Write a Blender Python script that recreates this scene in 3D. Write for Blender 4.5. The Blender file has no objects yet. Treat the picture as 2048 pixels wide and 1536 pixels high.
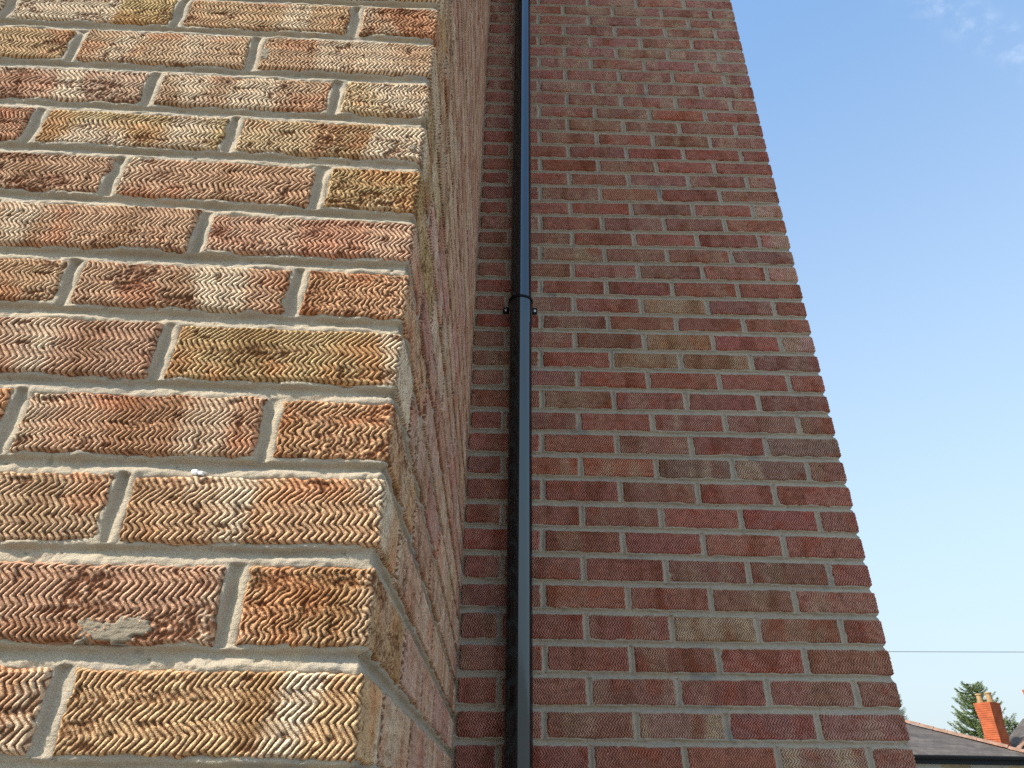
import bpy, math, random
import numpy as np

random.seed(7)
rng = np.random.default_rng(7)
sc = bpy.context.scene
C = sc.collection

# ------------------------------------------------------------------ camera
FPX = 1413.85
CAM = np.array([-1.02156, -1.90924, -0.12731])
R_ = np.array([0.99957105, -0.02570663, 0.01403162])
U_ = np.array([-0.02510332, -0.5052779, 0.86259148])
F_ = np.array([0.01508446, 0.86257371, 0.50570649])
cd = bpy.data.cameras.new('camera')
cam = bpy.data.objects.new('camera', cd)
C.objects.link(cam)
from mathutils import Matrix
cam.matrix_world = Matrix(((R_[0], U_[0], -F_[0], CAM[0]), (R_[1], U_[1], -F_[1], CAM[1]),
                           (R_[2], U_[2], -F_[2], CAM[2]), (0, 0, 0, 1)))
cd.sensor_fit = 'HORIZONTAL'
cd.sensor_width = 36.0
cd.lens = 36.0 * FPX / 2048.0
cd.clip_start = 0.02
cd.clip_end = 2000
sc.camera = cam

# ------------------------------------------------------------------ sky, sun, exposure
SUN_EL, SUN_A = 46.0, 22.0        # height; angle in front of the wall plane, light comes from the left
w = bpy.data.worlds.new('World')
sc.world = w
w.use_nodes = True
nt = w.node_tree
bg = nt.nodes['Background']
sky = nt.nodes.new('ShaderNodeTexSky')
sky.sky_type = 'NISHITA'
sky.sun_disc = False
sky.sun_elevation = math.radians(SUN_EL)
sky.sun_rotation = math.radians(-90.0 - SUN_A)
sky.dust_density = 2.6
sky.air_density = 1.25
sky.ozone_density = 3.0
bg.inputs['Strength'].default_value = 0.11
# thin torn cirrus streak: white mixed over the blue where a noise is high along one band of the sky
tc = nt.nodes.new('ShaderNodeTexCoord')
def wn(t, **kw):
    n = nt.nodes.new(t)
    for k, v in kw.items():
        setattr(n, k, v)
    return n
band = wn('ShaderNodeVectorMath', operation='DOT_PRODUCT')
BAND_N = (-0.38874, 0.87926, -0.27528)     # plane of the cloud band
nt.links.new(tc.outputs['Generated'], band.inputs[0])
band.inputs[1].default_value = BAND_N
bandabs = wn('ShaderNodeMath', operation='ABSOLUTE')
nt.links.new(band.outputs['Value'], bandabs.inputs[0])
bmap = wn('ShaderNodeMapRange', interpolation_type='SMOOTHSTEP')
bmap.inputs[1].default_value = 0.0
bmap.inputs[2].default_value = 0.03
bmap.inputs[3].default_value = 1.0
bmap.inputs[4].default_value = 0.0
nt.links.new(bandabs.outputs[0], bmap.inputs[0])
nz = wn('ShaderNodeTexNoise')
nz.inputs['Scale'].default_value = 46.0
nz.inputs['Detail'].default_value = 6.0
nz.inputs['Roughness'].default_value = 0.62
nt.links.new(tc.outputs['Generated'], nz.inputs['Vector'])
nmap = wn('ShaderNodeMapRange', interpolation_type='SMOOTHSTEP')
nmap.inputs[1].default_value = 0.42
nmap.inputs[2].default_value = 0.72
nt.links.new(nz.outputs[0], nmap.inputs[0])
mul = wn('ShaderNodeMath', operation='MULTIPLY')
nt.links.new(bmap.outputs[0], mul.inputs[0])
nt.links.new(nmap.outputs[0], mul.inputs[1])
mul2 = wn('ShaderNodeMath', operation='MULTIPLY')
mul2.inputs[1].default_value = 0.22
nt.links.new(mul.outputs[0], mul2.inputs[0])
cmix = wn('ShaderNodeMix', data_type='RGBA')
nt.links.new(mul2.outputs[0], cmix.inputs[0])
# summer haze: the blue pales towards the horizon, the same all round
sep = wn('ShaderNodeSeparateXYZ')
nt.links.new(tc.outputs['Generated'], sep.inputs[0])
hz = wn('ShaderNodeValToRGB')
for pos, val in ((0.0, .97), (.22, .86), (.45, .52), (.88, .04)):
    e = hz.color_ramp.elements[0] if pos == 0 else (hz.color_ramp.elements[1] if pos == .88 else hz.color_ramp.elements.new(pos))
    e.position = pos
    e.color = (val,) * 3 + (1,)
nt.links.new(sep.outputs[2], hz.inputs[0])
hmix = wn('ShaderNodeMix', data_type='RGBA')
nt.links.new(hz.outputs[0], hmix.inputs[0])
wb = wn('ShaderNodeMix', data_type='RGBA', blend_type='MULTIPLY')
wb.inputs[0].default_value = 1.0
wb.inputs[7].default_value = (.79, 1.05, 1.14, 1)
nt.links.new(sky.outputs[0], wb.inputs[6])
nt.links.new(wb.outputs[2], hmix.inputs[6])
hmix.inputs[7].default_value = (2.48, 2.80, 2.98, 1)
nt.links.new(hmix.outputs[2], cmix.inputs[6])
cmix.inputs[7].default_value = (3.6, 3.9, 4.4, 1)
nt.links.new(cmix.outputs[2], bg.inputs[0])

sd = bpy.data.lights.new('sun', 'SUN')
sd.energy = 3.1
sd.angle = math.radians(2.5)
sd.color = (1.0, 0.925, 0.82)
sun = bpy.data.objects.new('sun', sd)
C.objects.link(sun)
sdir = np.array([-math.cos(math.radians(SUN_EL)) * math.cos(math.radians(SUN_A)),
                 -math.cos(math.radians(SUN_EL)) * math.sin(math.radians(SUN_A)), math.sin(math.radians(SUN_EL))])
from mathutils import Vector
sun.rotation_euler = Vector(tuple(sdir)).to_track_quat('Z', 'Y').to_euler()
sun.location = (-6, -4, 9)
vs = sc.view_settings
vs.view_transform = 'Standard'
vs.look = 'None'
vs.gamma = 1.0
vs.use_curve_mapping = False
vs.exposure = 1.45
sc.cycles.use_denoising = False
sc.cycles.max_bounces = 6
sc.cycles.diffuse_bounces = 4

# ------------------------------------------------------------------ helpers
def mesh_fast(name, verts, quads=None, ngons=(), smooth=True, attrs=None):
    me = bpy.data.meshes.new(name)
    verts = np.ascontiguousarray(verts, dtype=np.float32)
    q = np.zeros((0, 4), np.int32) if quads is None else np.asarray(quads, np.int32)
    nq, nn = len(q), len(ngons)
    loops = q.ravel()
    if nn:
        loops = np.concatenate([loops] + [np.asarray(n, np.int32) for n in ngons])
    starts = np.arange(nq, dtype=np.int32) * 4
    if nn:
        ln = np.array([len(n) for n in ngons])
        starts = np.concatenate([starts, nq * 4 + np.concatenate([[0], np.cumsum(ln)[:-1]])]).astype(np.int32)
    me.vertices.add(len(verts))
    me.vertices.foreach_set('co', verts.ravel())
    me.loops.add(len(loops))
    me.loops.foreach_set('vertex_index', loops.astype(np.int32))
    me.polygons.add(nq + nn)
    me.polygons.foreach_set('loop_start', starts)
    sm = np.zeros(nq + nn, bool)
    sm[:nq] = smooth
    me.polygons.foreach_set('use_smooth', sm)
    if attrs:
        for k, v in attrs.items():
            a = me.attributes.new(k, 'FLOAT', 'POINT')
            a.data.foreach_set('value', np.asarray(v, np.float32))
    me.update(calc_edges=True)
    me.validate()
    return me

def link(name, me, mat=None, parent=None, loc=(0, 0, 0), rot=(0, 0, 0)):
    o = bpy.data.objects.new(name, me)
    C.objects.link(o)
    if mat and me is not None and len(me.materials) == 0:
        me.materials.append(mat)
    o.location = loc
    o.rotation_euler = rot
    o.parent = parent
    return o

def thing(name, label, cat, loc=(0, 0, 0), group=None):
    o = bpy.data.objects.new(name, None)
    C.objects.link(o)
    o.location = loc
    o.empty_display_size = 0.1
    o['label'] = label
    o['category'] = cat
    if group:
        o['group'] = group
    return o

class MB:
    """collects simple shapes into one mesh"""
    def __init__(self):
        self.v, self.f = [], []
    def add(self, vs, fs):
        b = len(self.v)
        self.v += [tuple(p) for p in vs]
        self.f += [tuple(i + b for i in f) for f in fs]
    def box(self, x0, x1, y0, y1, z0, z1):
        self.add([(x0, y0, z0), (x1, y0, z0), (x1, y1, z0), (x0, y1, z0), (x0, y0, z1), (x1, y0, z1), (x1, y1, z1), (x0, y1, z1)],
                 [(3, 2, 1, 0), (4, 5, 6, 7), (0, 1, 5, 4), (1, 2, 6, 5), (2, 3, 7, 6), (3, 0, 4, 7)])
    def lathe(self, prof, n=32, cx=0, cy=0, cap=True):
        vs, fs = [], []
        for r, z in prof:
            for k in range(n):
                a = 2 * math.pi * k / n
                vs.append((cx + r * math.cos(a), cy + r * math.sin(a), z))
        for i in range(len(prof) - 1):
            for k in range(n):
                k2 = (k + 1) % n
                fs.append((i * n + k, i * n + k2, (i + 1) * n + k2, (i + 1) * n + k))
        if cap:
            fs.append(tuple(range(n))[::-1])
            fs.append(tuple((len(prof) - 1) * n + k for k in range(n)))
        self.add(vs, fs)
    def tube(self, pts, rad, n=8):
        pts = [np.array(p, float) for p in pts]
        rad = rad if hasattr(rad, '__len__') else [rad] * len(pts)
        vs, fs = [], []
        for i, p in enumerate(pts):
            d = pts[min(i + 1, len(pts) - 1)] - pts[max(i - 1, 0)]
            d /= np.linalg.norm(d) + 1e-9
            a = np.cross(d, (0, 0, 1) if abs(d[2]) < .9 else (1, 0, 0))
            a /= np.linalg.norm(a)
            b = np.cross(d, a)
            for k in range(n):
                t = 2 * math.pi * k / n
                vs.append(p + rad[i] * (a * math.cos(t) + b * math.sin(t)))
        for i in range(len(pts) - 1):
            for k in range(n):
                k2 = (k + 1) % n
                fs.append((i * n + k, (i + 1) * n + k, (i + 1) * n + k2, i * n + k2))
        fs.append(tuple(range(n)))
        fs.append(tuple((len(pts) - 1) * n + k for k in range(n))[::-1])
        self.add(vs, fs)
    def build(self, name, mat, parent=None, smooth=False, loc=(0, 0, 0), rot=(0, 0, 0)):
        me = bpy.data.meshes.new(name)
        me.from_pydata(self.v, [], self.f)
        if smooth:
            me.polygons.foreach_set('use_smooth', [True] * len(me.polygons))
            me.set_sharp_from_angle(angle=math.radians(40))
        me.update()
        return link(name, me, mat, parent, loc, rot)

def vnoise(x, z, seed, sx, sz):
    """smooth 2-D value noise in 0..1, cell sizes sx, sz"""
    g = np.random.default_rng(seed).random((64, 64))
    a, b = np.asarray(x) / sx + 1000, np.asarray(z) / sz + 1000
    i, j = np.floor(a).astype(int), np.floor(b).astype(int)
    fa, fb = a - i, b - j
    fa, fb = fa * fa * (3 - 2 * fa), fb * fb * (3 - 2 * fb)
    i0, j0, i1, j1 = i % 64, j % 64, (i + 1) % 64, (j + 1) % 64
    return (g[i0, j0] * (1 - fa) + g[i1, j0] * fa) * (1 - fb) + (g[i0, j1] * (1 - fa) + g[i1, j1] * fa) * fb

def sstep(a, b, x):
    t = np.clip((x - a) / (b - a), 0, 1)
    return t * t * (3 - 2 * t)

# ------------------------------------------------------------------ materials
class NT:
    def __init__(self, name, rough=0.9, spec=0.25):
        self.m = bpy.data.materials.new(name)
        self.m.use_nodes = True
        self.t = self.m.node_tree
        self.b = self.t.nodes['Principled BSDF']
        self.b.inputs['Roughness'].default_value = rough
        self.b.inputs['Specular IOR Level'].default_value = spec
        self.tc = self.n('ShaderNodeTexCoord')
    def n(self, t, **kw):
        n = self.t.nodes.new(t)
        for k, v in kw.items():
            setattr(n, k, v)
        return n
    def l(self, a, b):
        self.t.links.new(a, b)
    def mapping(self, scale=(1, 1, 1), src=None):
        m = self.n('ShaderNodeMapping')
        m.inputs['Scale'].default_value = scale
        self.l(src or self.tc.outputs['Object'], m.inputs['Vector'])
        return m.outputs[0]
    def noise(self, vec, scale, detail=3, rough=.55, w=None):
        n = self.n('ShaderNodeTexNoise', noise_dimensions='4D' if w is not None else '3D')
        self.l(vec, n.inputs['Vector'])
        n.inputs['Scale'].default_value = scale
        n.inputs['Detail'].default_value = detail
        n.inputs['Roughness'].default_value = rough
        if w is not None:
            self.l(w, n.inputs['W'])
        return n.outputs[0]
    def rng(self, v, a, b, c=0., d=1., smooth=True):
        m = self.n('ShaderNodeMapRange', interpolation_type='SMOOTHSTEP' if smooth else 'LINEAR')
        for i, x in zip((1, 2, 3, 4), (a, b, c, d)):
            m.inputs[i].default_value = x
        self.l(v, m.inputs[0])
        return m.outputs[0]
    def math(self, op, a, b):
        m = self.n('ShaderNodeMath', operation=op)
        for i, x in enumerate((a, b)):
            if isinstance(x, (int, float)):
                m.inputs[i].default_value = x
            else:
                self.l(x, m.inputs[i])
        return m.outputs[0]
    def mix(self, f, a, b, blend='MIX'):
        m = self.n('ShaderNodeMix', data_type='RGBA', blend_type=blend)
        for i, x in ((0, f), (6, a), (7, b)):
            if isinstance(x, (int, float)):
                m.inputs[i].default_value = x
            elif isinstance(x, tuple):
                m.inputs[i].default_value = x + (1,) * (4 - len(x))
            else:
                self.l(x, m.inputs[i])
        return m.outputs[2]
    def color(self, c):
        if isinstance(c, tuple):
            self.b.inputs['Base Color'].default_value = c + (1,)
        else:
            self.l(c, self.b.inputs['Base Color'])
        return self
    def bump(self, h, dist, strength=1.0):
        b = self.n('ShaderNodeBump')
        b.inputs['Distance'].default_value = dist
        b.inputs['Strength'].default_value = strength
        self.l(h, b.inputs['Height'])
        self.l(b.outputs[0], self.b.inputs['Normal'])
        return self

def brick_material():
    k = NT('dragfaced_brick', 0.92, 0.15)
    oi = k.n('ShaderNodeObjectInfo')
    w = k.math('MULTIPLY', oi.outputs['Random'], 90.0)
    base = oi.outputs['Color']
    st = k.mapping((1.0, 1.0, 0.35))
    # firing marks: soft-edged bands across the length of a brick
    n1 = k.noise(st, 12.5, 1.2, .4, w)
    cream = k.rng(n1, .51, .60)
    w2 = k.math('ADD', w, 37.0)
    n2 = k.noise(st, 14, 2, .45, w2)
    dark = k.rng(n2, .52, .63)
    w3 = k.math('ADD', w, 71.0)
    n3 = k.noise(k.mapping((.8, .8, .9)), 18, 2, .5, w3)
    red = k.rng(n3, .53, .64)
    amt = oi.outputs['Alpha']
    c = k.mix(k.math('MULTIPLY', red, .6), base, k.mix(1.0, base, (1.0, .68, .56), 'MULTIPLY'))
    c = k.mix(k.math('MULTIPLY', dark, .62), c, k.mix(1.0, c, (.64, .54, .42), 'MULTIPLY'))
    c = k.mix(k.math('MULTIPLY', cream, amt), c, (.67, .525, .37))
    # lime and sand worn onto the high ridges, raw red-brown clay in the torn grooves; relief light and shade painted in too
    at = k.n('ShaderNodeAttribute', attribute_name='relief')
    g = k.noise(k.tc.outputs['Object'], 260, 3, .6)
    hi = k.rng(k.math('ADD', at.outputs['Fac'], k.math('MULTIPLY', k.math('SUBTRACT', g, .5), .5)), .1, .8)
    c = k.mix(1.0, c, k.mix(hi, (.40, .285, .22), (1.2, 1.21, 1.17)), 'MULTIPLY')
    # grain, grit and pits
    f = k.noise(k.tc.outputs['Object'], 900, 3, .7)
    c = k.mix(1.0, c, k.mix(k.rng(f, .32, .68), (.58, .55, .53), (1.28, 1.29, 1.3)), 'MULTIPLY')
    m = k.noise(k.mapping((1, 1, 1.)), 60, 4, .6, w)
    c = k.mix(1.0, c, k.mix(k.rng(m, .3, .7), (.82, .8, .8), (1.12, 1.12, 1.12)), 'MULTIPLY')
    v = k.noise(k.tc.outputs['Object'], 420, 2, .5, w)
    c = k.mix(k.rng(v, .64, .70, 0, .8), c, (.10, .055, .035))
    c = k.mix(k.rng(k.noise(k.tc.outputs['Object'], 380, 2, .5, w3), .69, .76, 0, .7), c, (.72, .66, .54))
    k.color(c)
    k.bump(k.math('ADD', k.math('MULTIPLY', f, .5), k.noise(k.tc.outputs['Object'], 420, 4, .65)), .0013, .9)
    return k.m

def mortar_material():
    k = NT('mortar', 0.95, 0.12)
    a = k.noise(k.tc.outputs['Object'], 9, 4, .6)
    b = k.noise(k.mapping((1, 1, 3)), 38, 4, .6)
    c = k.mix(k.rng(a, .35, .65), (.475, .425, .355), (.52, .455, .36))
    c = k.mix(1.0, c, k.n('ShaderNodeObjectInfo').outputs['Color'], 'MULTIPLY')
    c = k.mix(k.rng(b, .62, .75, 0, .5), c, (.29, .28, .27))
    c = k.mix(k.rng(k.noise(k.tc.outputs['Object'], 5.5, 3, .6), .6, .7, 0, .55), c, (.20, .205, .21))
    f = k.noise(k.tc.outputs['Object'], 1100, 2, .6)
    c = k.mix(1.0, c, k.mix(k.rng(f, .3, .7), (.78, .78, .77), (1.16, 1.16, 1.16)), 'MULTIPLY')
    k.color(c)
    k.bump(k.math('ADD', k.math('MULTIPLY', f, .3), k.math('ADD', k.noise(k.tc.outputs['Object'], 160, 5, .62), k.math('MULTIPLY', k.noise(k.mapping((.25, .25, 1)), 240, 3, .6), .6))), .0022, .75)
    return k.m

M_BRICK = brick_material()
M_MORTAR = mortar_material()

def plain(name, col, rough=.8, spec=.3, var=.15, scale=6, bump=0.0):
    k = NT(name, rough, spec)
    n = k.noise(k.tc.outputs['Object'], scale, 5, .6)
    c = k.mix(1.0, col, k.mix(k.rng(n, .3, .7), (1 - var,) * 3, (1 + var,) * 3), 'MULTIPLY')
    k.color(c)
    if bump:
        k.bump(k.noise(k.tc.outputs['Object'], scale * 6, 4, .6), bump, .6)
    return k.m

# ------------------------------------------------------------------ brickwork
CX = -1.11778          # arris of the projecting wall (X); its return runs back to the set-back wall at Y = 0
DP = 1.3487            # depth of the projection
ZF = -0.03889
PITCH = 0.075
JB = 0.0140            # joint as seen, bed and perpend
OFF_A = {0: -.0011, 1: .0026, 2: .002, 3: .0009, 4: .0017, 5: -.0005, 6: -.0094, 7: -.0052, 8: -.0078, 9: -.0074, 10: -.0045}
OFF_L = {0: -.0016, 1: -.0023, 2: .0023, 3: .0086, 4: .0133, 5: .0086, 6: .0122, 7: .0085, 8: .0058, 9: .0034, 10: .0061}
BR = [-.0013, -.0003, .0005, .0017, .0029, 0., .0007, .0029, .0039, .0049, .0089, .0109, .0122, .0094, .0096, .0088, .0086, .0041, .0007, .0025, .003, .0014, .0028, .0007, -.0006, -.0038, -.0036, -.0075, -.0113, -.0117, -.0099, -.0144, -.0103, .002, .0043, .0058, .0121, .0186, .0147, .0146, .0153, .0156]
BL = [-.0085, -.0089, -.0056, -.0037, .0017, .0024, .0043, .0047, .0029, .0059, .0036, .0038, .0024, .0063, .0031, .0005, .0014, -.0055, -.0043, -.0094, -.0093, -.0116, -.0174, -.0154, -.0204, -.0146, -.0172, -.0177, -.0168, -.013, -.0094, -.0069, -.0048, -.0006, .0019, .006, .0039, .0053, .008, .0088, .0057]

def bed_front(i, s):
    a = OFF_A.get(i, OFF_A[0] if i < 0 else -.004)
    l = OFF_L.get(i, OFF_L[0] if i < 0 else .004)
    s = np.asarray(s, float)
    return ZF + i * PITCH + a + (l - a) * np.clip(-s, 0, 1.2) / .5

def bed_back(i, s):
    r = BR[min(max(i, 0), len(BR) - 1)]
    l = BL[min(max(i, 0), len(BL) - 1)]
    s = np.asarray(s, float)
    return i * PITCH + r + (l - r) * np.clip(-s, 0, 1.3) / .921

def brick_mesh(name, L, H, D, dx, dz, seed, wrap=0.0, depth=.0021, dw=None, clean=False):
    r = np.random.default_rng(seed)
    n = max(4, int(round(L / dx)))
    S = np.linspace(-L / 2, L / 2, n + 1)
    if wrap:
        m = max(4, int(round(wrap / (dw or dx))))
        S = np.concatenate([S, L / 2 + np.linspace(0, wrap, m + 1)[1:]])
    nz = max(6, int(round(H / dz)))
    Z = np.linspace(-H / 2, H / 2, nz + 1)
    s, z = np.meshgrid(S, Z, indexing='ij')
    # a wire dragged to and fro: zigzag that tightens towards one end on many bricks
    long_, short = r.uniform(.0105, .0135), r.uniform(.0042, .0072)
    if r.random() < .15:
        short = long_ * .95
    kz, kx, zz, sgn = [-H / 2 - r.uniform(0, .01)], [0.], -H / 2, 1
    flip = r.random() < .85
    while kz[-1] < H / 2 + .004:
        f = (kz[-1] + H / 2) / H
        f = f if flip else 1 - f
        hl = (short + (long_ - short) * np.clip(f * 1.5, 0, 1)) * r.uniform(.86, 1.14)
        kz.append(kz[-1] + hl)
        kx.append(kx[-1] + sgn * hl * r.uniform(.74, .95))
        sgn = -sgn
    rough = .25 + .9 * sstep(.5, .8, vnoise(s, z, seed + 4, .05, .02)) * (1.0 if r.random() < .45 else .35)
    zl = z + (vnoise(s, z, seed + 1, .04, .02) - .5) * .0034
    zig = np.interp(zl, kz, kx)
    p = r.uniform(.0050, .0060)
    u = s + zig + (vnoise(s, z, seed + 2, .05, .03) - .5) * .006 + ((vnoise(s, z, seed + 3, .005, .004) - .5) * .0022 + (vnoise(s, z, seed + 19, .0022, .002) - .5) * .0016) * rough
    t = (u / p) % 1.0
    prof = (.72 + .28 * np.clip(t / .6, 0, 1)) * np.clip(t / .13, 0, 1) * (1 - np.clip((t - .62) / .14, 0, 1))
    torn = sstep(.5, .8, vnoise(s, z, seed + 4, .05, .02)) * (r.uniform(.5, 1.) if r.random() < .4 else r.uniform(.05, .35))
    if wrap and L < .15:
        torn = np.clip(torn + .5 * vnoise(s, z, seed + 21, .03, .014), 0, 1)
        u = u + (vnoise(s, z, seed + 22, .004, .004) - .5) * .003
    if wrap and L < .15:
        t = (u / p) % 1.0
        prof = (.72 + .28 * np.clip(t / .6, 0, 1)) * np.clip(t / .13, 0, 1) * (1 - np.clip((t - .62) / .14, 0, 1))
    if clean:
        torn = torn * .25
        p = r.uniform(.0064, .0074)
        t = ((s + zig + (vnoise(s, z, seed + 2, .05, .03) - .5) * .005) / p) % 1.0
        prof = np.clip(t / .58, 0, 1) * (1 - sstep(.64, .96, t))
    fine = .55 * vnoise(s, z, seed + 5, .0042, .0034) + .45 * vnoise(s, z, seed + 6, .0021, .0018)
    h = prof * (1 - .55 * torn) * (.72 + .5 * vnoise(s, z, seed + 7, .012, .006)) + (fine - .5) * ((.2 if clean else .40) + 1.25 * torn)
    chip = sstep(.8, .9, vnoise(s, z, seed + 8, .011, .008))
    h = h - (.15 if clean else .5) * chip
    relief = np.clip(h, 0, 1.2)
    end = L / 2 + wrap
    el = np.minimum(s + L / 2, end - s)
    e = np.minimum(H / 2 - np.abs(z), el) - vnoise(s, z, seed + 9, .005, .005) * .0012
    rr = .0031
    q = np.clip(1 - e / rr, 0, 1)
    disp = depth * h * sstep(0, .003, e) - rr * (1 - np.sqrt(np.maximum(0, 1 - q * q)))
    # ragged outline
    jt = .0024 * vnoise(s, z * 0 + 3, seed + 10, .0055, 1) ** 1.5 + .0022 * vnoise(s, z * 0 + 9, seed + 11, .03, 1) ** 2
    jb = .0024 * vnoise(s, z * 0 + 5, seed + 12, .0055, 1) ** 1.5 + .0022 * vnoise(s, z * 0 + 7, seed + 13, .03, 1) ** 2
    f = (z + H / 2) / H
    zo = -H / 2 + jb + f * (H - jb - jt)
    jl = .003 * vnoise(z, z * 0 + 2, seed + 14, .0055, 1) ** 1.5
    so = np.where(s < -L / 2 + .03, s + jl * (1 - (s + L / 2) / .03), s)
    if not wrap:
        jr = .003 * vnoise(z, z * 0 + 4, seed + 15, .0055, 1) ** 1.5
        so = np.where(s > L / 2 - .03, so - jr * (1 - (L / 2 - s) / .03), so)
        X, Y = so, -disp
    else:
        ra = .0018 + .0022 * vnoise(z, z * 0, seed + 16, .012, 1)
        qq = so - L / 2
        th = np.clip((qq + ra) / (2 * ra), 0, 1) * math.pi / 2
        bx = np.where(qq < -ra, so, np.where(qq > ra, L / 2, L / 2 - ra + ra * np.sin(th)))
        by = np.where(qq < -ra, 0, np.where(qq > ra, qq, ra - ra * np.cos(th)))
        X = bx + disp * np.sin(th)
        Y = by - disp * np.cos(th)
    V = np.stack([X, Y, zo], -1).reshape(-1, 3)
    ns, nr = len(S), nz + 1
    idx = np.arange(ns * nr).reshape(ns, nr)
    quads = np.stack([idx[:-1, :-1], idx[1:, :-1], idx[1:, 1:], idx[:-1, 1:]], -1).reshape(-1, 4)
    b = ns * nr
    back = [(-L / 2, D, -H / 2), (-L / 2, D, H / 2)]
    if not wrap:
        back += [(L / 2, D, -H / 2), (L / 2, D, H / 2)]
        ng = [list(idx[:, -1]) + [b + 3, b + 1], list(idx[::-1, 0]) + [b, b + 2], [b] + list(idx[0]) + [b + 1],
              [b + 2, b + 3] + list(idx[-1, ::-1]), [b + 2, b, b + 1, b + 3]]
    else:
        ng = [list(idx[:, -1]) + [b + 1], list(idx[::-1, 0]) + [b], [b] + list(idx[0]) + [b + 1], [b, b + 1] + list(idx[-1, ::-1])]
    V = np.concatenate([V, np.array(back)])
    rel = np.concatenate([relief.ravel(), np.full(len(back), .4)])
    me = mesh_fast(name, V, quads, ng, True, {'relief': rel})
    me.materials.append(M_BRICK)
    return me

HB = PITCH - JB
LB = .225 - JB
LH = .1075 - JB / 2     # header seen from the corner to the first perpend

def perps_from(first, sign, limit, r, jit=.0022):
    out, k = [], 0
    while first + .225 * k < limit:
        out.append(sign * (first + .225 * k + r.uniform(-jit, jit)))
        k += 1
    return out

def course_perps(i, kind):
    """perpend positions of course i along the unrolled wall: s<0 face, s>0 return"""
    r = np.random.default_rng(1000 + i * 7 + (0 if kind == 'front' else 500000))
    if kind == 'front':
        f, sd = (.1075, .2175) if i % 2 == 0 else (.22, .1075)
        return perps_from(f, -1, 2.6, r), perps_from(sd, 1, DP - .06, r)
    f, sd = (.22, .1075) if i % 2 == 0 else (.1075, .2175)
    return perps_from(f, -1, 1.08, r), perps_from(sd, 1, 2.4, r)

def mortar_strip(name, kind, S, courses, T, arris_y, x0, parent, d_mid=.0058, seed=5, ang=None):
    bed = bed_front if kind == 'front' else bed_back
    S = np.asarray(S)
    T = np.asarray(T)
    cols = []
    Zr, Dr = [], []
    for i in courses:
        lo, hi = bed(i, S), bed(i + 1, S)
        pf, ps = course_perps(i, kind)
        pp = np.array(sorted(pf + ps))
        dp = np.min(np.abs(S[:, None] - pp[None, :]), axis=1)
        h = hi - lo
        z = lo[:, None] + h[:, None] * T[None, :]
        s2 = np.repeat(S[:, None], len(T), 1)
        rag = 1.0 if kind == 'front' else 1.8
        jb2 = JB / 2 + rag * ((vnoise(s2, z, seed, .045, .03) - .5) * .003 + (vnoise(s2, z, seed + 15, .012, .03) - .5) * .0012)
        eb = np.minimum(T[None, :], 1 - T[None, :]) * h[:, None] - jb2
        jp2 = JB / 2 + rag * (vnoise(s2, z, seed + 1, .03, .012) - .5) * .004
        wob = (vnoise(s2, z, seed + 9, .05, .02) - .5) * .004
        ep = np.min(np.abs((s2 + wob)[:, :, None] - pp[None, None, :]), axis=2) - jp2
        e = np.minimum(eb, ep)
        edge = .0017 + (vnoise(s2, z, seed + 2, .024, .014) - .5) * .0046 + (vnoise(s2, z, seed + 12, .006, .005) - .5) * .0018
        # struck joint: deepest close under the upper brick (and close to the left brick), sloping gently out again
        v = np.where(T[None, :] < .5, T[None, :], T[None, :] - 1) * h[:, None] / jb2
        qb = np.clip(np.where(v < .4, (v + 1) / 1.4, (1 - v) / .6), 0, 1)
        dd = (s2 + wob)[:, :, None] - pp[None, None, :]
        near_p = np.take_along_axis(dd, np.abs(dd).argmin(2)[:, :, None], 2)[:, :, 0] / jp2
        qp = np.clip(np.where(near_p > -.3, (1 - near_p) / 1.3, (near_p + 1) / .7), 0, 1)
        q = np.where(eb < 0, qb, qp)
        q = q * q * (3 - 2 * q)
        dm = d_mid + (vnoise(s2, z, seed + 3, .08, .05) - .5) * .003
        dep = edge + (dm - edge) * q
        dep = np.where(e > 0, edge + np.maximum(0, e - .0035) * 1.4, dep)
        dep = np.minimum(dep, .016)
        dep = dep + (vnoise(s2, z, seed + 4, .006, .004) - .5) * .0012 + np.where(vnoise(s2, z, seed + 7, .009, .006) > .93, .0018, 0) + (vnoise(s2, z, seed + 6, .02, .003) - .5) * .0008
        Zr.append(z)
        Dr.append(dep)
    Z = np.concatenate(Zr, 1)
    Dm = np.concatenate(Dr, 1)
    s = np.repeat(S[:, None], Z.shape[1], 1)
    ra = .006
    th = np.clip((s + ra) / (2 * ra), 0, 1) * math.pi / 2
    bx = np.where(s < -ra, s, np.where(s > ra, 0, -ra + ra * np.sin(th)))
    by = np.where(s < -ra, 0, np.where(s > ra, s, ra - ra * np.cos(th)))
    X = x0 + bx - Dm * np.sin(th)
    Y = arris_y + by + Dm * np.cos(th)
    V = np.stack([X, Y, Z], -1).reshape(-1, 3)
    idx = np.arange(len(V)).reshape(Z.shape)
    quads = np.stack([idx[:-1, :-1], idx[1:, :-1], idx[1:, 1:], idx[:-1, 1:]], -1).reshape(-1, 4)
    return link('mortar', mesh_fast('mortar', V, quads), M_MORTAR, parent)

def in_frame(P, margin=6):
    d = np.asarray(P) - CAM
    zc = d @ F_
    if (zc <= .02).all():
        return False
    zc = np.maximum(zc, .02)
    x = 1024 + FPX * (d @ R_) / zc
    y = 768 - FPX * (d @ U_) / zc
    return x.max() > -margin and x.min() < 2048 + margin and y.max() > -margin and y.min() < 1536 + margin

T_FINE = [0, .022, .044, .064, .082, .1, .118, .15, .22, .32, .44, .56, .68, .78, .85, .882, .9, .918, .936, .956, .978]
T_MID = [0, .035, .065, .09, .112, .145, .24, .36, .5, .64, .76, .855, .888, .91, .935, .965]

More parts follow.
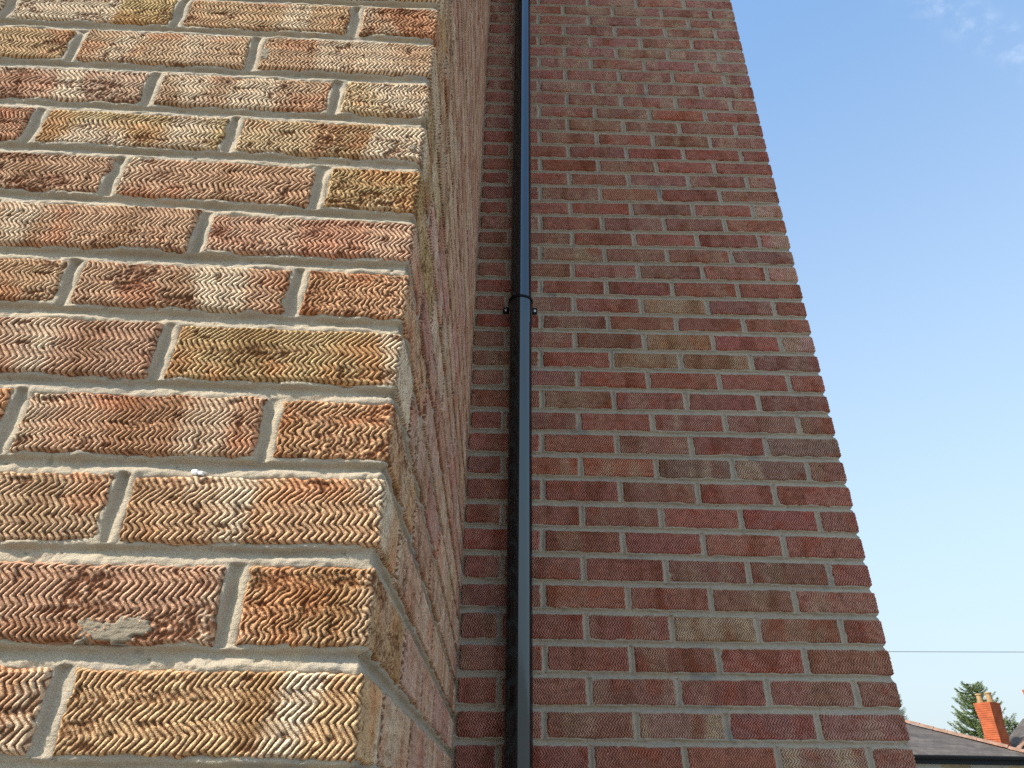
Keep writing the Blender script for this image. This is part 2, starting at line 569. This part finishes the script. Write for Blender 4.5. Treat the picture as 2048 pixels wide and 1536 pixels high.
# palettes: (colour, strength of the cream firing marks)
PAL_WARM = [((0.399, 0.251, 0.141), 0.85), ((0.375, 0.253, 0.136), 0.9), ((0.385, 0.226, 0.126), 0.65), ((0.366, 0.237, 0.123), 0.7000000000000001), ((0.394, 0.24, 0.142), 0.9500000000000001), ((0.361, 0.221, 0.133), 0.75), ((0.399, 0.276, 0.142), 1)]
PAL_SIDE = [((.38, .235, .165), .4), ((.35, .205, .14), .3), ((.40, .265, .19), .5), ((.34, .19, .14), .25), ((.37, .24, .165), .45)]
PAL_RED = [((0.299, 0.134, 0.104), 0.24), ((0.294, 0.141, 0.104), 0.28), ((0.313, 0.139, 0.106), 0.16), ((0.284, 0.146, 0.104), 0.36), ((0.275, 0.134, 0.109), 0.24), ((0.317, 0.136, 0.102), 0.12), ((0.303, 0.155, 0.125), 0.32), ((0.289, 0.125, 0.099), 0.12), ((0.27, 0.141, 0.106), 0.32)]
FRONT_PICK = {(-1, 0): ((0.414, 0.277, 0.147), 1), (-1, 1): ((0.399, 0.24, 0.152), 0.6), (0, 0): ((0.375, 0.229, 0.119), 0.35), (0, 1): ((0.39, 0.229, 0.142), 0.8), (1, 0): ((0.404, 0.261, 0.152), 1), (1, 1): ((0.375, 0.24, 0.147), 1), (2, 0): ((0.399, 0.24, 0.133), 0.4), (2, 1): ((0.375, 0.215, 0.142), 0.6), (3, 0): ((0.39, 0.261, 0.142), 1), (3, 1): ((0.37, 0.229, 0.142), 0.8), (4, 0): ((0.38, 0.209, 0.122), 0.3), (4, 1): ((0.37, 0.232, 0.147), 1), (4, 2): ((0.375, 0.24, 0.138), 0.5), (5, 0): ((0.394, 0.217, 0.128), 0.35), (5, 1): ((0.39, 0.24, 0.147), 0.8), (6, 0): ((0.38, 0.255, 0.133), 0.6), (6, 1): ((0.38, 0.234, 0.142), 0.45), (6, 2): ((0.375, 0.244, 0.147), 0.7), (7, 0): ((0.394, 0.287, 0.157), 1), (7, 1): ((0.39, 0.282, 0.157), 1), (7, 2): ((0.366, 0.192, 0.119), 0.4), (8, 0): ((0.423, 0.308, 0.18), 1), (8, 1): ((0.38, 0.261, 0.157), 0.9), (8, 2): ((0.394, 0.282, 0.18), 1), (9, 0): ((0.385, 0.249, 0.157), 0.7), (9, 1): ((0.394, 0.267, 0.171), 0.8), (10, 0): ((0.366, 0.217, 0.133), 0.5), (10, 1): ((0.39, 0.261, 0.157), 0.8)}
BACK_PICK = {(10, 0): ((0.223, 0.136, 0.113), 0.25), (9, 1): ((0.246, 0.155, 0.125), 0.6), (9, 2): ((0.242, 0.151, 0.116), 0.6), (9, 3): ((0.346, 0.151, 0.102), 0.5), (9, 4): ((0.341, 0.151, 0.104), 0.5), (15, 0): ((0.374, 0.231, 0.206), 0.5), (15, 2): ((0.317, 0.198, 0.12), 0.6), (15, 1): ((0.327, 0.129, 0.102), 0.1), (14, 2): ((0.308, 0.193, 0.12), 0.6), (14, 0): ((0.256, 0.136, 0.111), 0.3), (14, 1): ((0.265, 0.146, 0.106), 0.4), (14, 3): ((0.336, 0.139, 0.106), 0.2), (17, 2): ((0.317, 0.198, 0.135), 0.6), (20, 0): ((0.261, 0.132, 0.113), 0.5), (19, 0): ((0.365, 0.207, 0.163), 0.4), (21, 0): ((0.365, 0.198, 0.163), 0.5), (23, 0): ((0.374, 0.24, 0.196), 0.5), (25, 0): ((0.346, 0.184, 0.154), 0.6), (20, 3): ((0.317, 0.193, 0.13), 0.7), (12, 2): ((0.308, 0.139, 0.116), 0.3), (8, 0): ((0.327, 0.144, 0.116), 0.3), (16, 0): ((0.322, 0.139, 0.111), 0.2), (11, 2): ((0.322, 0.16, 0.135), 0.5), (24, 0): ((0.27, 0.144, 0.106), 0.3), (27, 1): ((0.299, 0.118, 0.092), 0.05), (27, 2): ((0.313, 0.122, 0.092), 0.05), (26, 3): ((0.313, 0.127, 0.092), 0.1), (0, 2): ((0.308, 0.188, 0.144), 0.9), (-1, 1): ((0.327, 0.203, 0.158), 0.9), (3, 2): ((0.308, 0.184, 0.13), 0.8), (30, 1): ((0.332, 0.141, 0.104), 0.5), (7, 1): ((0.327, 0.134, 0.106), 0.2)}

def set_col(o, c, a, r, jit=.1, gain=1.38):
    k = gain * (1 + r.uniform(-jit, jit))
    o.color = (c[0] * k, c[1] * k * (1 + r.uniform(-.04, .04)), c[2] * k * (1 + r.uniform(-.06, .06)), a)

# brick shapes shared by the bricks seen from farther away
V_STR = [brick_mesh('brick', LB, HB, .1, .0012, .0017, 300 + 40 * k, depth=.0031, clean=True) for k in range(12)]
V_HALF = [brick_mesh('brick', LH, HB, .1, .0012, .0017, 1300 + 40 * k, depth=.0031, clean=True) for k in range(6)]
V_SIDE = [brick_mesh('brick', LB, HB, .1, .0014, .0015, 4300 + 40 * k, depth=.0030) for k in range(8)]
V_SIDEH = [brick_mesh('brick', LH, HB, .1, .0014, .0015, 5300 + 40 * k, depth=.0030) for k in range(4)]
V_CL = [brick_mesh('brick', .2165 - .0035, HB, .1025, .00155, .0021, 2300 + 40 * k, wrap=.1025, dw=.003, depth=.0031, clean=True) for k in range(5)]
V_CS = [brick_mesh('brick', .1025 - .002, HB, .2105, .00155, .0021, 3300 + 40 * k, wrap=.2105, dw=.003, depth=.0031, clean=True) for k in range(5)]

class Stuff:
    def __init__(self):
        self.b = MB()
    def box(self, *a):
        self.b.box(*a)

def build_projecting_wall():
    t = thing('brick_wall', 'near wall of coarse zigzag-textured orange and cream bricks, jutting forward at the left', 'wall', (CX, -DP, 0))
    off = np.array([CX, -DP, 0])
    r = np.random.default_rng(42)
    st = Stuff()
    n = 0
    for i in range(-24, 69):
        pf, ps = course_perps(i, 'front')
        lo0, hi0 = float(bed_front(i, 0)), float(bed_front(i + 1, 0))
        spans = [(pf[0], ps[0], 'corner', 0)]
        spans += [(pf[k + 1], pf[k], 'face', k + 1) for k in range(len(pf) - 1)]
        pe = ps + [DP - .004 + JB / 2]
        spans += [(pe[k], pe[k + 1], 'side', k + 1) for k in range(len(pe) - 1)]
        for a, b, where, k in spans:
            if where == 'corner':
                s0, s1 = a + JB / 2, b - JB / 2
                pts = [(CX + s0, -DP, lo0), (CX, -DP, hi0), (CX, -DP + s1, lo0), (CX, -DP + s1, hi0), (CX + s0, -DP, hi0)]
            elif where == 'face':
                s0, s1 = a + JB / 2, b - JB / 2
                pts = [(CX + x, -DP, z) for x in (s0, s1) for z in (lo0, hi0)]
            else:
                s0, s1 = a + JB / 2, b - JB / 2
                pts = [(CX, -DP + x, z) for x in (s0, s1) for z in (lo0, hi0)]
            sm = (s0 + s1) / 2
            if where == 'corner':
                sm = s0 / 2
            zl, zh = float(bed_front(i, min(sm, 0))), float(bed_front(i + 1, min(sm, 0)))
            zc, hh = (zl + zh) / 2, zh - zl - JB
            vis = in_frame(pts) and n < 299
            if not vis:
                if where == 'face':
                    st.box(s0, s1, .0015, .1, zc - hh / 2, zc + hh / 2)
                elif where == 'side':
                    st.box(-.1, -.0015, s0, s1, zc - hh / 2, zc + hh / 2)
                else:
                    st.box(s0, -.0015, .0015, s1, zc - hh / 2, zc + hh / 2)
                continue
            n += 1
            near = in_frame([pts[0]] + [(p[0], p[1], p[2]) for p in pts if p[1] < -DP + .01]) and i < 14
            seed = 50000 + n * 40
            if where == 'corner':
                Lf, Ls = -s0, s1
                me = brick_mesh('brick', Lf, hh, Ls, .0009 if near else .003, .0011 if near else .0024, seed, wrap=Ls, dw=.0016)
                loc = (s0 / 2, 0, zc)
                rot = (0, -math.atan(float(bed_front(i, -.25) - bed_front(i, -.15)) / -.1), 0)
            elif where == 'face':
                me = brick_mesh('brick', s1 - s0, hh, .1, .0009, .0011, seed)
                loc = (sm, r.uniform(-.0012, .0012), zc)
                rot = (r.uniform(-.008, .008), -math.atan(float(bed_front(i, -.25) - bed_front(i, -.15)) / -.1), r.uniform(-.006, .006))
            else:
                L = s1 - s0
                src = V_SIDE if L > .15 else V_SIDEH
                me = src[int(r.integers(len(src)))]
                loc = (r.uniform(-.001, .0015), sm, zc)
                rot = (0, 0, math.pi / 2 + r.uniform(-.004, .004))
            o = link('brick', me, None, t, loc, rot)
            if where == 'side':
                L0 = LB if L > .15 else LH
                o.scale = (L / L0, 1, hh / HB)
            c, a_ = FRONT_PICK.get((i, k)) if where != 'side' and (i, k) in FRONT_PICK else PAL_WARM[int(r.integers(len(PAL_WARM)))]
            if where == 'side' or i > 11:
                c, a_ = PAL_SIDE[int(r.integers(len(PAL_SIDE)))]
            set_col(o, c, a_, r, .06)
    # mortar: fine near the camera, coarser up the return
    S1 = np.concatenate([np.arange(-.66, -.012, .0018), np.arange(-.012, .012, .0012), np.arange(.012, .5, .0045), np.arange(.5, DP - .001, .009)])
    m = mortar_strip('mortar', 'front', S1, range(-2, 12), T_FINE, 0, 0, t)
    m.color = (.78, .73, .66, 1)
    S2 = np.concatenate([np.arange(-.66, -.012, .02), np.arange(-.012, .012, .002), np.arange(.012, DP - .001, .006)])
    m = mortar_strip('mortar', 'front', S2, range(12, 47), T_MID, 0, 0, t, seed=25)
    m.color = (.78, .73, .66, 1)
    core = MB()
    core.box(-3.2, -.017, .017, DP - .004, -1.78, 5.2)
    core.build('wall_core', M_MORTAR, t)
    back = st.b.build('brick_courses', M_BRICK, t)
    back['kind'] = 'stuff'
    back.color = (.42, .22, .15, .6)
    return t, n

def build_setback_wall():
    t = thing('brick_wall', 'set-back wall of dull red bricks rising behind the black downpipe to the sky', 'wall', (0, 0, 0))
    r = np.random.default_rng(43)
    st = Stuff()
    n = 0
    for i in range(-24, 69):
        pf, ps = course_perps(i, 'back')
        pf = pf + [CX - .005 - JB / 2 + r.uniform(.008, .014)]
        spans = [(pf[0], ps[0], 'corner', 0)]
        spans += [(pf[k + 1], pf[k], 'face', k + 1) for k in range(len(pf) - 1)]
        spans += [(ps[k], ps[k + 1], 'side', k + 1) for k in range(len(ps) - 1)]
        for a, b, where, k in spans:
            s0, s1 = a + JB / 2, b - JB / 2
            if where == 'side':
                zl, zh = float(bed_back(i, 0)), float(bed_back(i + 1, 0))
                st.box(-.1, -.0015, s0, s1, zl + JB / 2, zh - JB / 2)
                continue
            sm = s0 / 2 if where == 'corner' else (s0 + s1) / 2
            zl, zh = float(bed_back(i, sm)), float(bed_back(i + 1, sm))
            zc, hh = (zl + zh) / 2, zh - zl - JB
            x1 = 0 if where == 'corner' else s1
            pts = [(x, 0, z) for x in (s0, x1) for z in (zl, zh)]
            if not (in_frame(pts) and n < 299):
                if where == 'corner':
                    st.box(s0, -.0015, .0015, s1, zl + JB / 2, zh - JB / 2)
                else:
                    st.box(s0, s1, .0015, .1, zl + JB / 2, zh - JB / 2)
                continue
            n += 1
            slope = float(bed_back(i, -.3) - bed_back(i, -.2)) / -.1
            rot = (r.uniform(-.012, .012), -math.atan(slope) + r.uniform(-.004, .004), r.uniform(-.008, .008))
            if where == 'corner':
                lng = s0 < -.15
                src = V_CL if lng else V_CS
                me = src[int(r.integers(len(src)))]
                L0 = .213 if lng else .1005
                o = link('brick', me, None, t, (s0 / 2, r.uniform(-.001, .001), zc), (0, rot[1], r.uniform(-.006, .006)))
                o.scale = (-s0 / L0, 1, hh / HB)
            else:
                L = s1 - s0
                src = V_STR if L > .15 else V_HALF
                me = src[int(r.integers(len(src)))]
                L0 = LB if L > .15 else LH
                o = link('brick', me, None, t, (sm, r.uniform(-.0018, .0015), zc), rot)
                o.scale = (L / L0, 1, hh / HB)
            c, a_ = BACK_PICK.get((i, k), PAL_RED[int(r.integers(len(PAL_RED)))])
            if (i, k) not in BACK_PICK and i > 27:
                f = min(1, (i - 27) / 6)
                c = tuple(x * (1 - f * .45) + y * f * .45 for x, y in zip(c, (.36, .20, .175)))
                a_ = a_ * (1 - f) + f * .6
            set_col(o, c, a_ * .8, r, .09, 1.66)
    S = np.concatenate([np.arange(CX - .01, -.012, .0034), np.arange(-.012, .012, .0016), np.arange(.012, .3, .01), np.arange(.3, 2.4, .05)])
    m = mortar_strip('mortar', 'back', S, range(-3, 44), T_MID, 0, 0, t, d_mid=.0072, seed=61)
    m.color = (.86, .83, .79, 1)
    core = MB()
    core.box(CX - .05, -.017, .017, 2.4, -1.78, 5.2)
    core.build('wall_core', M_MORTAR, t)
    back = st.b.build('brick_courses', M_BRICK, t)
    back['kind'] = 'stuff'
    back.color = (.36, .165, .12, .3)
    return t, n

WALL_A, nA = build_projecting_wall()
WALL_B, nB = build_setback_wall()
print('bricks', nA, nB)

# ------------------------------------------------------------------ marks on the near wall
def splash(name, x, z, wx, wz, thick, mat, seed, lift=.0017):
    n = 44
    g = np.linspace(-1, 1, n)
    a, b = np.meshgrid(g, g, indexing='ij')
    rad = np.hypot(a, b)
    ang = np.arctan2(b, a)
    am, bm = a * wx, b * wz
    lim = .72 + .8 * (vnoise(am, bm, seed, .011, .006) - .5) + .5 * (vnoise(am, bm, seed + 1, .0035, .0025) - .5)
    f = np.clip((lim - rad) / .3, -1, 1)
    h = np.where(f > 0, .0006 * (vnoise(am, bm, seed + 5, .0016, .0016) - .5) + thick * .55 * (np.sqrt(np.clip(f, 0, 1))) * (.55 + .7 * vnoise(am, bm, seed + 2, .005, .004)), f * .006)
    V = np.stack([a * wx, -lift - h, b * wz], -1).reshape(-1, 3)
    idx = np.arange(n * n).reshape(n, n)
    q = np.stack([idx[:-1, :-1], idx[1:, :-1], idx[1:, 1:], idx[:-1, 1:]], -1).reshape(-1, 4)
    return link(name, mesh_fast(name, V, q), mat, WALL_A, (x, 0, z))

k = NT('smeared_mortar', .95, .1)
k.color(k.mix(k.noise(k.tc.outputs['Object'], 300, 3, .6), (.27, .22, .155), (.37, .305, .22)))
k.bump(k.noise(k.tc.outputs['Object'], 700, 4, .7), .002, .9)
M_SMEAR = k.m
splash('mortar_smear', -0.1920, -0.0214, .034, .0115, .0014, M_SMEAR, 11)
splash('mortar_smear', -0.0113, 0.5073, .0055, .006, .002, M_SMEAR, 16)
splash('mortar_smear', -0.2075, 0.6694, .006, .012, .001, M_SMEAR, 17)
M_WHITE = plain('white_paint', (.85, .85, .84), .6, .3, .04)
for k, (px, py, wx, wz) in enumerate(((-0.1614, 0.1076, .0042, .0026), (-0.1566, 0.1068, .0026, .002))):
    o = splash('paint_fleck', px, py, wx, wz, .0016, M_WHITE, 31 + k, lift=-.0008)

# ------------------------------------------------------------------ downpipe
k = NT('black_plastic', .1, .9)
k.b.inputs['IOR'].default_value = 1.66
k.color((.0015, .002, .004))
k.b.inputs['Specular Tint'].default_value = (.72, .88, 1, 1)
M_PIPE = k.m
M_STEEL = plain('zinc_screw', (.62, .62, .6), .35, .6, .1)
M_STEEL.node_tree.nodes['Principled BSDF'].inputs['Metallic'].default_value = .85
PX, PY, PR = -.9555, -.066, .0346
ZR = 1.262
pipe = thing('downpipe', 'glossy black round downpipe running up the red wall beside the inner corner', 'downpipe', (PX, PY, -1.7))
pipe.rotation_euler = (0, -.0033, 0)
pz = 1.7
m = MB()
m.lathe([(PR, ZR + pz - .05), (PR, 5.1 + pz)], 64)
m.build('pipe', M_PIPE, pipe, True)
m = MB()
m.lathe([(PR, .05), (PR, ZR + pz - .098), (PR + .0026, ZR + pz - .088), (PR + .0026, ZR + pz - .003), (PR + .003, ZR + pz), (PR + .0002, ZR + pz)], 64)
m.build('socket_pipe', M_PIPE, pipe, True)
br = MB()
zb0, zb1 = ZR + pz - .006, ZR + pz + .002
n = 40
ri, ro = PR + .0005, PR + .0048
vs, fs = [], []
for q in range(n + 1):
    a = math.radians(-205 + 230 * q / n)
    for rr, zz in ((ri, zb0), (ro, zb0), (ro, zb1), (ri, zb1)):
        vs.append((rr * math.cos(a), rr * math.sin(a), zz))
for q in range(n):
    for e in range(4):
        fs.append((q * 4 + e, q * 4 + (e + 1) % 4, (q + 1) * 4 + (e + 1) % 4, (q + 1) * 4 + e))
br.add(vs, fs)
M_CLIP = plain('black_clip', (.003, .004, .006), .6, .2, .05)
bracket = br.build('bracket', M_CLIP, pipe)
ze = 1.271 + pz
for s in (-1, 1):
    br = MB()
    x0, x1 = sorted((s * .0365, s * .0565))
    br.box(x0, x1, .0585, .0625, ze - .012, ze + .012)       # ear screwed to the wall
    x0, x1 = sorted((s * .0345, s * .0395))
    br.box(x0, x1, .03, .0625, ze - .013, ze + .012)       # web from ear to strap
    br.build('fixing_ear', M_CLIP, bracket)
for s in (-1, 1):
    sm = MB()
    pr = [(0.0045, 0), (.0048, .0010), (.0036, .0020), (.0021, .0022), (.0018, .0008)]
    sm.lathe(pr, 20)
    o = sm.build('screw', M_STEEL, bracket, True, (s * .0478, .0585, ze), (math.pi / 2, 0, 0))

# ------------------------------------------------------------------ what stands beyond, to the right
def W(rel):
    return CAM + np.array(rel)
GZ = -1.78
M_ORANGE = plain('orange_brick', (.33, .085, .036), .9, .15, .18, 3, .003)
M_BUFF = plain('buff_brick', (.42, .36, .24), .9, .15, .2, 2.5, .003)
M_STONE = plain('pale_lintel', (.44, .45, .41), .85, .2, .08, 3)
M_TILE = plain('terracotta_ridge', (.25, .15, .108), .9, .15, .3, 2.5, .003)
M_GUTTER = plain('black_gutter', (.004, .007, .010), .5, .25, .1)
M_POT = plain('buff_clay_pot', (.30, .19, .09), .85, .2, .15, 5)
M_GLASS = plain('dark_window', (.02, .025, .03), .08, .6, .05)
M_SHADEB = M_ORANGE

k = NT('weathered_slate', .75, .3)
k2 = k.mapping((1, 1, 1))
bt = k.n('ShaderNodeTexBrick')
k.l(k2, bt.inputs['Vector'])
bt.offset = .5
for nm, v in (('Scale', 1.0), ('Mortar Size', .006), ('Brick Width', .26), ('Row Height', .2), ('Bias', .1)):
    bt.inputs[nm].default_value = v
bt.inputs['Color1'].default_value = (.056, .048, .044, 1)
bt.inputs['Color2'].default_value = (.086, .075, .068, 1)
bt.inputs['Mortar'].default_value = (.035, .034, .034, 1)
nn = k.noise(k.mapping((.5, 2, 2)), 1.1, 5, .65)
k.color(k.mix(1.0, bt.outputs['Color'], k.mix(k.rng(nn, .3, .7), (.72, .7, .7), (1.28, 1.24, 1.2)), 'MULTIPLY'))
k.bump(k.math('ADD', bt.outputs['Fac'], nn), .01, .5)
M_SLATE = k.m

# low house with a hipped slate roof; origin at its front right corner on the ground
EAVE, Y0, XC, TP = 1.291, 24.0, 16.8, .43
P0 = W((XC, Y0, 0))
bung = thing('house', 'low slate-roofed house with black gutter and pale lintels behind the wall edge', 'house', (P0[0], P0[1], GZ))
eh = CAM[2] + EAVE - GZ            # eaves height above its ground
m = MB(); m.box(-9.6, -.35, .35, 7.6, 0, eh - .18); m.build('wall', M_BUFF, bung)
for x0, x1 in ((-3.95, -3.0), (-2.1, -.9), (-6.8, -5.6)):
    m = MB(); m.box(x0, x1, .30, .36, eh - .62, eh - .2); m.build('lintel', M_STONE, bung)
    m = MB(); m.box(x0 + .08, x1 - .08, .32, .36, eh - 1.9, eh - .62); wdw = m.build('window', M_STONE, bung)
    m = MB(); m.box(x0 + .15, x1 - .15, .305, .325, eh - 1.83, eh - .68); m.build('pane', M_GLASS, wdw)
m = MB(); m.box(-9.9, -.02, .02, .06, eh - .21, eh - .05); m.build('fascia', M_GUTTER, bung)
g = MB()
ns = 10
vs, fs = [], []
for xi, x in enumerate((-9.95, .05)):
    for q in range(ns + 1):
        a = math.pi + math.pi * q / ns
        vs.append((x, -.06 + .075 * math.cos(a), eh + .01 + .085 * math.sin(a)))
    for q in range(ns + 1):
        a = 2 * math.pi - math.pi * q / ns
        vs.append((x, -.06 + .069 * math.cos(a), eh + .01 + .079 * math.sin(a)))
nn2 = 2 * (ns + 1)
for q in range(nn2):
    q2 = (q + 1) % nn2
    fs.append((q, q2, nn2 + q2, nn2 + q))
g.add(vs, fs)
g.build('gutter', M_GUTTER, bung)
RUN = 4.0                                   # half depth of the house
rz = RUN * TP
m = MB()
A, B, Cc, D = (-9.9, 0, 0), (0, 0, 0), (0, 2 * RUN, 0), (-9.9, 2 * RUN, 0)
E1, E2 = (-9.9 + RUN, RUN, rz), (-RUN, RUN, rz)
th = -.05
lowv = [(p[0], p[1], p[2] + th) for p in (A, B, Cc, D, E1, E2)]
m.add([A, B, Cc, D, E1, E2] + lowv, [(0, 1, 5, 4), (1, 2, 5), (2, 3, 4, 5), (3, 0, 4), (6, 10, 11, 7), (7, 11, 8), (8, 11, 10, 9), (9, 10, 6),
                                    (0, 6, 7, 1), (1, 7, 8, 2), (2, 8, 9, 3), (3, 9, 6, 0)])
roof = m.build('roof', M_SLATE, bung, False, (0, 0, eh + .04))
def ridge_run(p, q, parent, length=.42, rad=.12, mat=M_TILE, nm='hip_tile', seed=1):
    p, q = np.array(p, float), np.array(q, float)
    d = q - p
    L = np.linalg.norm(d)
    d /= L
    side = np.cross(d, (0, 0, 1)); side /= np.linalg.norm(side)
    up = np.cross(side, d)
    n = int(L / length)
    vs, fs = [], []
    for e, (y, sc_) in enumerate(((0, 1.0), (length * 1.04, .9))):
        for lay in (1.0, .84):
            for q_ in range(9):
                a = math.pi * q_ / 8
                vs.append(d * y + side * rad * sc_ * lay * math.cos(a) * 1.15 + up * (rad * sc_ * lay * math.sin(a) * .8))
    for q_ in range(8):
        fs += [(q_, q_ + 1, 18 + q_ + 1, 18 + q_), (9 + q_, 27 + q_, 27 + q_ + 1, 9 + q_ + 1), (q_, 9 + q_, 9 + q_ + 1, q_ + 1), (18 + q_, 18 + q_ + 1, 27 + q_ + 1, 27 + q_)]
    me = bpy.data.meshes.new(nm)
    me.from_pydata([tuple(v) for v in vs], [], fs)
    rr = random.Random(seed)
    for i in range(n):
        o = link(nm, me, mat, parent, tuple(p + d * length * i + up * rr.uniform(-.012, .015)), (0, 0, rr.uniform(-.015, .015)))
ridge_run(B, E2, roof, seed=2)
ridge_run(E2, E1, roof, nm='ridge_tile', seed=3)

# taller house farther off, turned a little; two chimneys
hb = W((25.2, 38.5, 0))
house2 = thing('house', 'distant house with orange brick chimneys and buff pots rising beyond the slate roof', 'house', (hb[0], hb[1], GZ))
house2.rotation_euler = (0, 0, math.radians(26))
zc0 = CAM[2] - GZ
m = MB(); m.box(.2, 8.2, .2, .9, 0, zc0 + 1.74); m.build('wall', M_ORANGE, house2)
m = MB()
ev, rg = zc0 + 1.75, zc0 + 4.1
m.add([(-.15, 0, ev), (8.5, 0, ev), (8.5, 1.0, ev), (-.15, 1.0, ev), (4.2, 0, rg), (4.2, 1.0, rg)], [(0, 4, 5, 3), (1, 2, 5, 4), (0, 1, 4), (2, 3, 5), (0, 3, 2, 1)])
roof2 = m.build('roof', M_SLATE, house2)
ridge_run((-.15, -.02, ev + .02), (4.2, -.02, rg + .02), roof2, .45, .13, M_TILE, 'verge_tile', 4)

def chimney(parent, cx, cy, zbase, ztop, w, seed):
    rr = random.Random(seed)
    m = MB()
    nC = int((ztop - zbase) / .0995)
    for c in range(nC):
        z0 = zbase + c * .0995
        fr = nC - 1 - c
        fl = .06 * (1 - min(1, fr / 8.0)) ** .8 if fr < 8 else 0
        if fr in (15, 16):
            fl = .02
        h = w / 2 + fl + rr.uniform(-.004, .004)
        m.box(cx - h, cx + h, cy - h, cy + h, z0 + .006, z0 + .0995 - .006)
        m.box(cx - h + .012, cx + h - .012, cy - h + .012, cy + h - .012, z0 - .0061, z0 + .0061)
    ch = m.build('chimney', M_ORANGE, parent)
    for q in (-1, 1):
        p = MB()
        h = .48 if q > 0 else .46
        p.lathe([(.15, 0), (.135, h * .75), (.135, h - .09), (.165, h - .07), (.165, h - .02), (.135, h), (.11, h), (.1, .1)], 20)
        p.build('chimney_pot', M_POT, ch, True, (cx - q * .0, cy + .03 - q * .25, ztop - .03))
    return ch
chimney(house2, .42, .44, zc0 + 1.2, zc0 + 4.62, .74, 5)
chimney(house2, 6.25, 1.0, zc0 + 3.6, zc0 + 5.7, .8, 6)

# ------------------------------------------------------------------ trees
k = NT('spruce_needles', .7, .25)
tn = k.noise(k.tc.outputs['Object'], 1.6, 4, .6)
k.color(k.mix(k.rng(tn, .3, .7), (.10, .15, .055), (.20, .25, .10)))
M_NEEDLE = k.m
M_NEEDLE2 = plain('hazed_leaves', (.26, .32, .25), .7, .25, .25, 2)  # leaf colour paled to paint in the distance haze
M_BARK = plain('bark', (.09, .065, .045), .95, .1, .3, 4)

def spruce(name, label, base, top, rad, seed, mat, dens=1.0):
    rr = np.random.default_rng(seed)
    t = thing(name, label, 'tree', base)
    H = top
    tr = MB()
    tr.tube([(0, 0, 0), (.02, .03, H * .4), (-.02, .0, H * .75), (0, 0, H * .985)], [.17, .12, .06, .012], 10)
    V, Fq = [], []
    z = 1.4
    tw = MB()
    while z < H * .985:
        f = (z - 1.4) / (H - 1.4)
        nb = 6 if f < .8 else 4
        for b in range(nb):
            az = rr.uniform(0, 2 * math.pi)
            ln = rad * (1 - f) ** .6 * rr.uniform(.65, 1.18) + .16
            npt = 9
            pts = []
            for q in range(npt):
                u = q / (npt - 1)
                pts.append(np.array([math.cos(az) * ln * u, math.sin(az) * ln * u, z + ln * (-.22 * u + .52 * u * u * u) + rr.uniform(-.01, .01)]))
            tw.tube(pts, [.018 * (1 - q / npt) + .004 for q in range(npt)], 5)
            nsp = int((24 + ln * 95) * dens)
            for s in range(nsp):
                u = rr.uniform(.12, 1.03)
                i0 = min(int(u * (npt - 1)), npt - 2)
                p = pts[i0] + (pts[i0 + 1] - pts[i0]) * (u * (npt - 1) - i0)
                a2 = az + rr.choice([-1, 1]) * rr.uniform(.25, 1.2)
                l2 = rr.uniform(.07, .20) * (1.1 - .35 * u)
                d = np.array([math.cos(a2), math.sin(a2), rr.uniform(-.25, .6)])
                d /= np.linalg.norm(d)
                for e in range(2):
                    off = rr.normal(0, .025, 3)
                    n = rr.normal(0, 1, 3)
                    wv = np.cross(d, n); wv /= np.linalg.norm(wv) + 1e-6
                    ww = rr.uniform(.006, .015)
                    q0 = p + off
                    q1 = q0 + d * l2
                    mid = (q0 + q1) / 2
                    k0 = len(V)
                    V += [q0, mid - wv * ww, q1, mid + wv * ww]
                    Fq.append((k0, k0 + 1, k0 + 2, k0 + 3))
        z += rr.uniform(.09, .17) * (1.1 - .35 * f)
    tr.v += [] 
    trunk = tr.build('trunk', M_BARK, t, True)
    tw.build('branches', M_BARK, trunk)
    link('crown', mesh_fast('crown', np.array(V), np.array(Fq), (), False), mat, t)
    return t
def at_az(az, dist):
    a = math.radians(az)
    return CAM[0] + math.sin(a) * dist, CAM[1] + math.cos(a) * dist
x, y = at_az(32.42, 52)
spruce('spruce_tree', 'green spruce with upturned branch tips behind the nearer orange chimney', (x, y, GZ), 52 * math.tan(math.radians(6.95)) + CAM[2] - GZ, 2.35, 3, M_NEEDLE, 1.2)
x, y = at_az(33.98, 54)
spruce('spruce_tree', 'small dark spruce peeping out just right of the nearer orange chimney', (x, y, GZ), 54 * math.tan(math.radians(4.65)) + CAM[2] - GZ, 1.1, 8, M_NEEDLE, .8)
x, y = at_az(27.95, 70)
spruce('poplar_tree', 'slim pale tree half hidden behind the edge of the red wall', (x, y, GZ), 70 * math.tan(math.radians(6.6)) + CAM[2] - GZ, .85, 9, M_NEEDLE2, .35)

# ------------------------------------------------------------------ overhead cable
M_CABLE = plain('grey_cable', (.09, .10, .11), .6, .3, .05)
pts = []
for q in range(41):
    u = q / 40
    X = 4 + 22 * u
    pts.append(tuple(W((X, 14.0, 2.61 + .37 * u - .16 * (1 - ((X - 10) / 9) ** 2 * .18)))))
m = MB(); m.tube(pts, .0055, 6)
cable = m.build('overhead_cable', M_CABLE, None, True)
cable['label'] = 'thin grey cable strung across the pale sky right of the wall'
cable['category'] = 'cable'

# ------------------------------------------------------------------ ground
m = MB()
m.add([(-400, -400, GZ), (400, -400, GZ), (400, 600, GZ), (-400, 600, GZ)], [(0, 1, 2, 3)])
gr = m.build('ground', plain('pale_paving', (.17, .16, .145), .95, .1, .15, .8), None)
gr['kind'] = 'structure'
